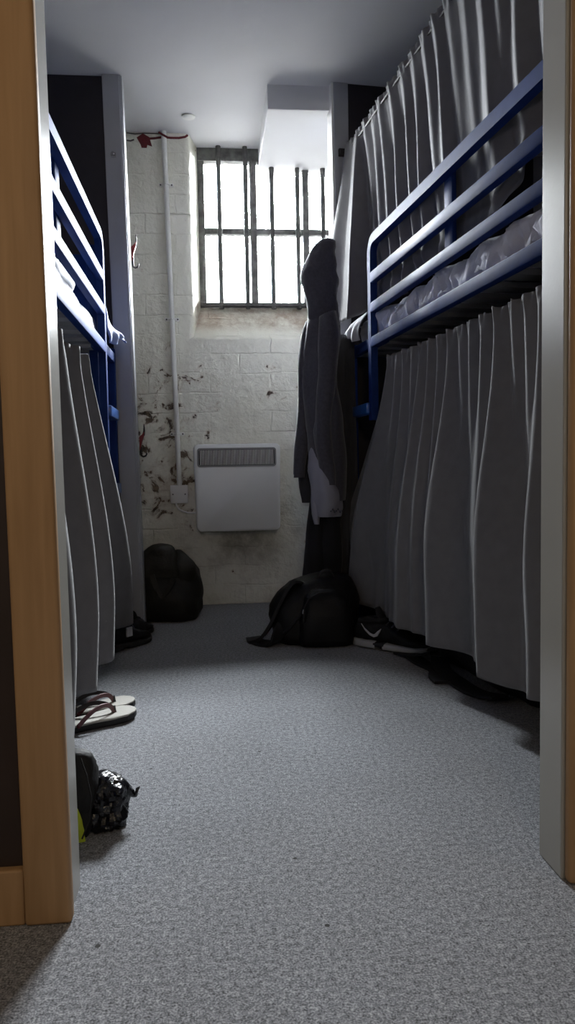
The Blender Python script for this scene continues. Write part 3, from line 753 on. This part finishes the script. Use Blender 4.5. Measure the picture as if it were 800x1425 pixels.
fp = build('front_pocket', mb, 'nylon', bp, smooth=True, angle=80)
build('zip', MB().tube([(.322, 2.705, .10), (.325, 2.704, .155), (.345, 2.708, .19), (.385, 2.718, .207), (.43, 2.722, .209)], .0035, 8), 'nylon2', fp, smooth=True)
build('zip_pull', MB().tube([(.322, 2.703, .150), (.319, 2.701, .135)], .003, 8), 'zipm', fp)
def strip(pts, wdir, hw, th, nsub=6):
    """flat strap following pts, half width hw along wdir"""
    P_ = [Vector(p) for p in pts]; out = []
    for i in range(len(P_) - 1):
        p0, p1, p2, p3 = P_[max(i - 1, 0)], P_[i], P_[i + 1], P_[min(i + 2, len(P_) - 1)]
        for k in range(nsub):
            t = k / nsub; out.append(.5 * ((2 * p1) + (p2 - p0) * t + (2 * p0 - 5 * p1 + 4 * p2 - p3) * t * t + (3 * p1 - p0 - 3 * p2 + p3) * t ** 3))
    out.append(P_[-1]); w_ = Vector(wdir).normalized(); mb = MB(); vs = []
    for i, p in enumerate(out):
        tan = (out[min(i + 1, len(out) - 1)] - out[max(i - 1, 0)]).normalized()
        ww = (w_ - tan * w_.dot(tan)).normalized(); nn = tan.cross(ww)
        vs += [p + ww * hw + nn * th, p - ww * hw + nn * th, p - ww * hw - nn * th, p + ww * hw - nn * th]
    m = len(out); fs = [[i * 4 + k, i * 4 + (k + 1) % 4, (i + 1) * 4 + (k + 1) % 4, (i + 1) * 4 + k] for i in range(m - 1) for k in range(4)]
    fs += [[0, 1, 2, 3], [(m - 1) * 4 + k for k in (3, 2, 1, 0)]]
    return mb.add(vs, fs)
build('shoulder_strap', strip([(.335, 2.86, .228), (.295, 2.83, .225), (.255, 2.82, .165), (.215, 2.82, .085), (.178, 2.83, .03), (.15, 2.85, .012), (.145, 2.90, .009)], (.3, 1, .0), .028, .006), 'nylon2', bp, smooth=True)
build('shoulder_strap', strip([(.25, 2.79, .075), (.232, 2.765, .05), (.215, 2.76, .022), (.195, 2.785, .011), (.165, 2.82, .0075), (.15, 2.86, .008)], (.8, .6, .2), .024, .005), 'nylon2', bp, smooth=True)
build('carry_handle', strip([(.395, 2.84, .243), (.41, 2.83, .272), (.44, 2.835, .276), (.462, 2.85, .248)], (.2, 1, 0), .012, .003), 'nylon2', bp, smooth=True)
build('side_strap', MB().tube([(.245, 2.775, .04), (.275, 2.752, .075), (.305, 2.74, .112), (.325, 2.742, .13)], .006, 8), 'nylon2', bp, smooth=True)

def trainer(loc, rz, label, group, sole_m, logo, tagged=False, s_=1.):
    r = empty('trainer', loc, label, 'shoe', rz, group)
    F = WORLD[r.name] @ Matrix.Scale(s_, 4)
    st = [(-.135, .022, .070, .028), (-.120, .034, .092, .026), (-.085, .038, .098, .024), (-.045, .037, .094, .024), (.0, .038, .088, .022), (.045, .044, .070, .020), (.085, .046, .056, .020), (.115, .038, .046, .022), (.135, .018, .036, .024)]
    mb = MB(); secs = []
    for x, w_, h_, b_ in st: secs.append(((x, 0, (h_ + b_) / 2), (0, w_, 0), (0, 0, (h_ - b_) / 2), 2.6))
    mb.loft(secs, 32, 2.6, .003, 30.)
    up = build('upper', mb, 'matbag', r, smooth=True, frame=F, angle=80)
    build('collar', MB().tube([(-.125, 0, .088), (-.11, .026, .090), (-.07, .029, .096), (-.03, .026, .098), (-.015, 0, .100), (-.03, -.026, .098), (-.07, -.029, .096), (-.11, -.026, .090)], .008, 10, True), 'nylon2', r, smooth=True, frame=F)
    build('tongue', MB().loft([((-.035, 0, .092), (0, .022, 0), (.008, 0, .006)), ((-.05, 0, .125), (0, .020, 0), (.006, 0, .004)), ((-.055, 0, .138), (0, .012, 0), (.004, 0, .002))], 16), 'nylon2', r, smooth=True, frame=F)
    def soleprof(x0, x1, z0, z1):
        mb = MB(); q = []
        for i in range(9):
            x = lerp(x0, x1, i / 8); wv = pl([(a, b) for a, b, *_ in st], x) + .005
            q.append(((x, 0, (z0 + z1) / 2), (0, wv, 0), (0, 0, (z1 - z0) / 2), 4.))
        return mb.loft(q, 32, 4., sub=2)
    build('heel_sole', soleprof(-.138, -.045, .002, .030), sole_m, r, smooth=True, frame=F)
    build('toe_sole', soleprof(-.015, .138, .002, .026), sole_m, r, smooth=True, frame=F)
    build('arch_sole', soleprof(-.05, -.01, .010, .028), 'rubber', r, smooth=True, frame=F)
    lm = MB()
    for x, z in ((-.008, .094), (.012, .089), (.032, .081)): lm.tube([(x, -.026, z - .010), (x + .004, -.012, z), (x + .004, .012, z), (x, .026, z - .010)], .0032, 8)
    build('laces', lm, 'lace', up, smooth=True, frame=F)
    def sidept(x, z, off):
        i = 0
        w_ = pl([(a[0], a[1]) for a in st], x); h_ = pl([(a[0], a[2]) for a in st], x); b_ = pl([(a[0], a[3]) for a in st], x)
        zz = clamp((z - (h_ + b_) / 2) / ((h_ - b_) / 2), -.97, .97)
        return Vector((x, -(w_ * (1 - abs(zz) ** 2.6) ** (1 / 2.6) + off), z))
    if logo:
        A = [(-.098, .083), (-.080, .064), (-.064, .050), (-.048, .043), (-.034, .048), (-.025, .060), (-.020, .074)]   # lower edge, heel to toe
        B = [(-.098, .084), (-.078, .068), (-.062, .057), (-.050, .053), (-.042, .056), (-.034, .064), (-.021, .0745)]  # upper edge
        mb = MB(); vs = []
        for (ax, az), (bx, bz) in zip(A, B): vs += [sidept(ax, az, .0045), sidept(bx, bz, .0045), sidept(ax, az, .001), sidept(bx, bz, .001)]
        fs = []
        for i in range(len(A) - 1):
            a, b = i * 4, i * 4 + 4
            fs += [[a, b, b + 1, a + 1], [a + 2, b + 2, b + 3, a + 3], [a, b, b + 2, a + 2], [a + 1, b + 1, b + 3, a + 3]]
        fs += [[0, 1, 3, 2], [(len(A) - 1) * 4 + k for k in (0, 1, 3, 2)]]
        mb.add(vs, fs); build('logo', mb, 'swoosh', up, frame=F)
    if tagged:
        build('tag', MB().box((-.03, -.046, .050), (.0, -.040, .085), .001), 'tag', up, frame=F)
    return r
trainer((.640, 2.650, 0), math.radians(-43), 'black trainer with pale logo tick and pale sole beside the backpack', 'trainers by the backpack', 'solewhite', True, s_=1.1)
trainer((.752, 2.755, 0), math.radians(-38), 'black trainer half hidden behind the one with the pale tick', 'trainers by the backpack', 'solewhite', False, s_=1.1)
trainer((-.350, 2.865, 0), math.radians(55), 'black shoe with a white tag under the left curtain', 'black shoes under the left bunk', 'rubber', False, True)
trainer((-.318, 3.055, 0), math.radians(72), 'plain black shoe against the foot of the left partition post', 'black shoes under the left bunk', 'rubber', False, s_=.82)

db = empty('duffel_bag', tuple(R3(1.10, 2.15, 0)), 'black holdall lying under the right bunk behind the curtain', 'bag', TH)
mb = MB(); q = []
for u, k in ((1.72, .3), (1.76, .75), (1.85, .95), (2.1, 1.), (2.26, .98), (2.34, .85), (2.385, .4)): q.append(((1.105, u, .10 * k + .004), (.135 * k, 0, 0), (0, 0, .10 * k), 2.6))
mb.loft(q, 36, 2.6, .016, 8., 3.)
build('body', mb, 'nylon', db, smooth=True, frame=RF, angle=80)
mb = MB(); q = []
for u, k in ((2.30, .5), (2.34, .9), (2.39, 1.), (2.43, .8), (2.445, .3)): q.append(((1.115, u, .085 * k + .006), (.115 * k, 0, 0), (0, 0, .082 * k), 2.4))
build('end_pocket', mb.loft(q, 30, 2.4, .008, 9., 1.), 'greybag', db, smooth=True, frame=RF, angle=80)
build('strap', strip([(.985, 2.36, .035), (.940, 2.42, .012), (.915, 2.50, .006), (.935, 2.44, .006), (.935, 2.34, .006), (.945, 2.24, .007), (.915, 2.17, .008), (.905, 2.10, .008)], (1, .3, 0), .026, .004), 'nylon2', db, smooth=True, frame=RF)
build('strap', strip([(.98, 2.30, .03), (.955, 2.22, .012), (.95, 2.10, .007), (.955, 1.98, .006), (.98, 1.88, .02)], (1, 0, 0), .03, .004), 'nylon2', db, smooth=True, frame=RF)

# ================================================================== LEFT BAG, FLIP-FLOPS, PLASTIC BAGS
lb = empty('holdall', (-.20, 3.44, 0), 'dark olive canvas holdall slumped against the wall behind the left post', 'bag')
mb = MB().loft([sec(-.215, 3.455, .003, .125, .13, 3.), sec(-.215, 3.455, .03, .148, .145, 3.), sec(-.215, 3.455, .11, .146, .145, 3.), sec(-.217, 3.46, .18, .142, .138, 3.), sec(-.222, 3.465, .235, .132, .12, 2.8), sec(-.235, 3.47, .28, .105, .09, 2.4), sec(-.238, 3.47, .292, .03, .03, 2.)], 44, 2.6, .030, 7., 3.)
build('body', mb, 'olive', lb, smooth=True, angle=80)
mb = MB().loft([sec(-.252, 3.37, .200, .10, .05, 2.5), sec(-.252, 3.38, .25, .098, .06, 2.5), sec(-.248, 3.40, .30, .082, .06, 2.3), sec(-.240, 3.41, .335, .055, .04, 2.), sec(-.238, 3.41, .345, .012, .01, 2.)], 32, 2.3, .02, 8., 9.)
build('flap', mb, 'oliveflap', lb, smooth=True, angle=80)
mb = MB().loft([sec(-.145, 3.40, .17, .052, .05, 2.2), sec(-.142, 3.40, .24, .052, .055, 2.2), sec(-.148, 3.41, .285, .036, .045, 2.), sec(-.160, 3.415, .310, .018, .02, 2.), sec(-.163, 3.415, .315, .004, .005, 2.)], 28, 2.2, .014, 9., 12.)
build('side_flap', mb, 'oliveflap', lb, smooth=True, angle=80)
build('strap', strip([(-.275, 3.322, .215), (-.255, 3.305, .16), (-.232, 3.302, .12), (-.205, 3.303, .15), (-.18, 3.31, .195)], (0, .3, 1), .011, .003), 'oliveflap', lb, smooth=True)

def flipflop(loc, rz, label, mirror):
    r = empty('flip_flop', loc, label, 'sandal', rz, 'flip-flops by the left door frame')
    F = WORLD[r.name]; k = -1 if mirror else 1
    # outline of the sole, heel at -x, toe at +x
    prof = [(-.128, .0, .012), (-.122, .018, .0), (-.10, .031, 0), (-.05, .033, 0), (0, .034, 0), (.05, .042, 0), (.09, .044, 0), (.115, .034, 0), (.128, .018, 0), (.1315, .0, 0)]
    xs = [p[0] for p in prof]; ws = [p[1] for p in prof]
    out = [(x, w_) for x, w_ in zip(xs, ws)] + [(x, -w_ * .95) for x, w_ in list(zip(xs, ws))[-2:0:-1]]
    n = len(out)
    def slab(z0, z1, ins):
        mb = MB(); vs = []
        for z, i_ in ((z0, .002), (lerp(z0, z1, .3), 0), (lerp(z0, z1, .8), 0), (z1, ins)): vs += [(x * (1 - i_ * 7), y * (1 - i_ * 18), z + .004 * sstep(.06, .13, x)) for x, y in out]
        fs = [[q * n + i, q * n + (i + 1) % n, (q + 1) * n + (i + 1) % n, (q + 1) * n + i] for q in range(3) for i in range(n)] + [list(range(n))[::-1], list(range(3 * n, 4 * n))]
        return mb.add(vs, fs)
    build('sole', slab(.001, .016, .0005), 'rubber', r, frame=F)
    build('footbed', slab(.0158, .0215, .002), 'cream', r, frame=F)
    for sy, mm in ((1, 'strapblack'), (-1, 'strapred')):
        pts = [(.072, .002 * sy * k, .021), (.066, .002 * sy, .034), (.050, .010 * sy, .048), (.020, .022 * sy, .052), (-.012, .031 * sy, .042), (-.040, .0345 * sy, .022), (-.046, .033 * sy, .016)]
        build('strap', strip(pts, (0, 0, 1) if 0 else (.45, 0, .9), .0055, .0018), mm, r, frame=F, smooth=True)
    build('toe_post', MB().tube([(.074, 0, .018), (.071, 0, .040)], .004, 8), 'strapblack', r, frame=F, smooth=True)
flipflop((-.335, 1.965, 0), math.radians(33), 'nearer cream flip-flop with dark red and black straps', False)
flipflop((-.350, 2.062, 0), math.radians(30), 'cream flip-flop farther from the door frame with black and red straps', True)

bb = empty('plastic_bag', (-.20, 1.395, 0), 'shiny crumpled black plastic bag with a knotted tail by the door frame', 'bag')
mb = MB().loft([sec(-.209, 1.395, .002, .028, .038, 2.8), sec(-.208, 1.395, .02, .034, .046, 2.8), sec(-.206, 1.398, .055, .034, .046, 2.6), sec(-.208, 1.402, .078, .029, .038, 2.2), sec(-.216, 1.405, .094, .016, .022), sec(-.220, 1.405, .098, .005, .006)], 48, 2.3, .013, 40., 5., sub=6)
build('body', mb, 'binbag', bb, smooth=True, angle=28)
mb = MB().loft([((-.200, 1.398, .072), (.006, 0, .020), (0, .026, 0)), ((-.184, 1.402, .066), (.006, 0, .016), (0, .022, 0)), ((-.172, 1.406, .057), (.005, 0, .010), (0, .014, 0)), ((-.163, 1.409, .050), (.003, 0, .006), (0, .009, 0)), ((-.157, 1.411, .052), (-.001, 0, .008), (0, .011, 0)), ((-.152, 1.413, .058), (.002, 0, .004), (0, .005, 0))], 22, 2., .007, 42., 2., sub=5)
build('knotted_tail', mb, 'binbag', bb, smooth=True, angle=28)
ub = empty('drawstring_bag', (-.255, 1.37, 0), 'upright matt black fabric bag between the shiny plastic bag and door frame', 'bag')
mb = MB().loft([sec(-.262, 1.375, .002, .03, .035, 2.4), sec(-.262, 1.375, .03, .036, .040, 2.4), sec(-.260, 1.375, .08, .036, .038, 2.3), sec(-.258, 1.378, .12, .032, .03, 2.2), sec(-.260, 1.38, .142, .026, .02, 2.), sec(-.262, 1.38, .150, .012, .010, 2.)], 30, 2.2, .010, 18., 3.)
build('body', mb, 'matbag', ub, smooth=True, angle=80)
build('cord', MB().tube([(-.247, 1.348, .147), (-.236, 1.338, .12), (-.228, 1.334, .08), (-.232, 1.33, .04), (-.245, 1.325, .01)], .0016, 6), 'nylon2', ub, smooth=True)
yb = build('cloth_bag', MB().loft([sec(-.272, 1.335, .001, .030, .006), sec(-.270, 1.337, .03, .027, .007), sec(-.276, 1.338, .07, .022, .006), sec(-.280, 1.338, .115, .016, .004)], 24, 2., .006, 20.), 'lime', smooth=True, angle=80)
props(yb, 'lime yellow cloth edge peeping out beside the upright black bag', 'cloth')

# ================================================================== LIGHT, CAMERA
SKY = 94.
wd = bpy.data.worlds.new('overcast_sky'); SC.world = wd; wd.use_nodes = True
WN, WL = wd.node_tree.nodes, wd.node_tree.links
bgn = WN['Background']; bgn.inputs[1].default_value = SKY
wtc = WN.new('ShaderNodeTexCoord'); wsx = WN.new('ShaderNodeSeparateXYZ'); WL.new(wtc.outputs['Generated'], wsx.inputs[0])
wr = WN.new('ShaderNodeValToRGB'); we = wr.color_ramp.elements          # shaded yard below, overcast sky above
wmr = WN.new('ShaderNodeMapRange'); wmr.inputs[1].default_value = -1; wmr.inputs[2].default_value = 1
WL.new(wsx.outputs['Z'], wmr.inputs[0]); WL.new(wmr.outputs[0], wr.inputs[0])
we[0].position = .47; we[0].color = (.020, .020, .020, 1); we[1].position = 1.; we[1].color = (.95, .98, 1., 1)
k_ = we.new(.51); k_.color = (.55, .57, .60, 1)
WL.new(wr.outputs[0], bgn.inputs[0])
pd = bpy.data.lights.new('window_portal', 'AREA'); pd.shape = 'RECTANGLE'; pd.size = .84; pd.size_y = .82; pd.cycles.is_portal = True
po = bpy.data.objects.new('window_portal', pd); COL.objects.link(po); po.location = (.36, 3.985, 1.905); po.rotation_euler = (-PI / 2, 0, 0)
ld = bpy.data.lights.new('passage_lamp', 'AREA'); ld.shape = 'DISK'; ld.size = .3; ld.energy = 1.5; ld.color = (1., .78, .52)
lo = bpy.data.objects.new('passage_lamp', ld); COL.objects.link(lo); lo.location = (.1, -1.3, 1.75); lo.rotation_euler = (math.radians(72), 0, 0)

for sx_ in (-1.15, 1.2):                    # unseen fill lights added either side of the passage to brighten the jambs
    l2 = bpy.data.lights.new('jamb_fill', 'POINT'); l2.shadow_soft_size = .09; l2.energy = 1.9 if sx_ < 0 else 1.25; l2.color = (1., .80, .55)
    o2 = bpy.data.objects.new('jamb_fill', l2); COL.objects.link(o2); o2.location = (sx_, .25, 1.25)

cam = bpy.data.cameras.new('camera'); co = bpy.data.objects.new('camera', cam); COL.objects.link(co); SC.camera = co
cam.sensor_fit = 'VERTICAL'; cam.sensor_height = 24.; cam.lens = 24. * 1040. / 1425.
cam.clip_start = .02
# world axes as seen by the camera (right, up, forward)
def axes():
    f = 1040.; v = Vector((295 - 400., -(661 - 712.5), f)).normalized(); ro = math.radians(1.4)
    up = Vector((-math.sin(ro), math.cos(ro), 0)); up = (up - v * up.dot(v)).normalized()
    x = v.cross(up)
    if x.x < 0: x = -x
    return x, v, up
ax, ay, az = axes()
right = Vector((ax.x, ay.x, az.x)); upv = Vector((ax.y, ay.y, az.y)); fwd = Vector((ax.z, ay.z, az.z))
mw = Matrix((( right.x, upv.x, -fwd.x, 0), (right.y, upv.y, -fwd.y, 0), (right.z, upv.z, -fwd.z, .65), (0, 0, 0, 1)))
co.matrix_world = mw

vs = SC.view_settings; vs.view_transform = 'Standard'; vs.look = 'None'; vs.gamma = 1.; vs.use_curve_mapping = False; vs.exposure = 1.9
SC.cycles.use_denoising = True
SC.cycles.max_bounces = 10; SC.cycles.diffuse_bounces = 8; SC.cycles.glossy_bounces = 5
SC.cycles.sample_clamp_indirect = 8.
SC.cycles.caustics_reflective = False; SC.cycles.caustics_refractive = False
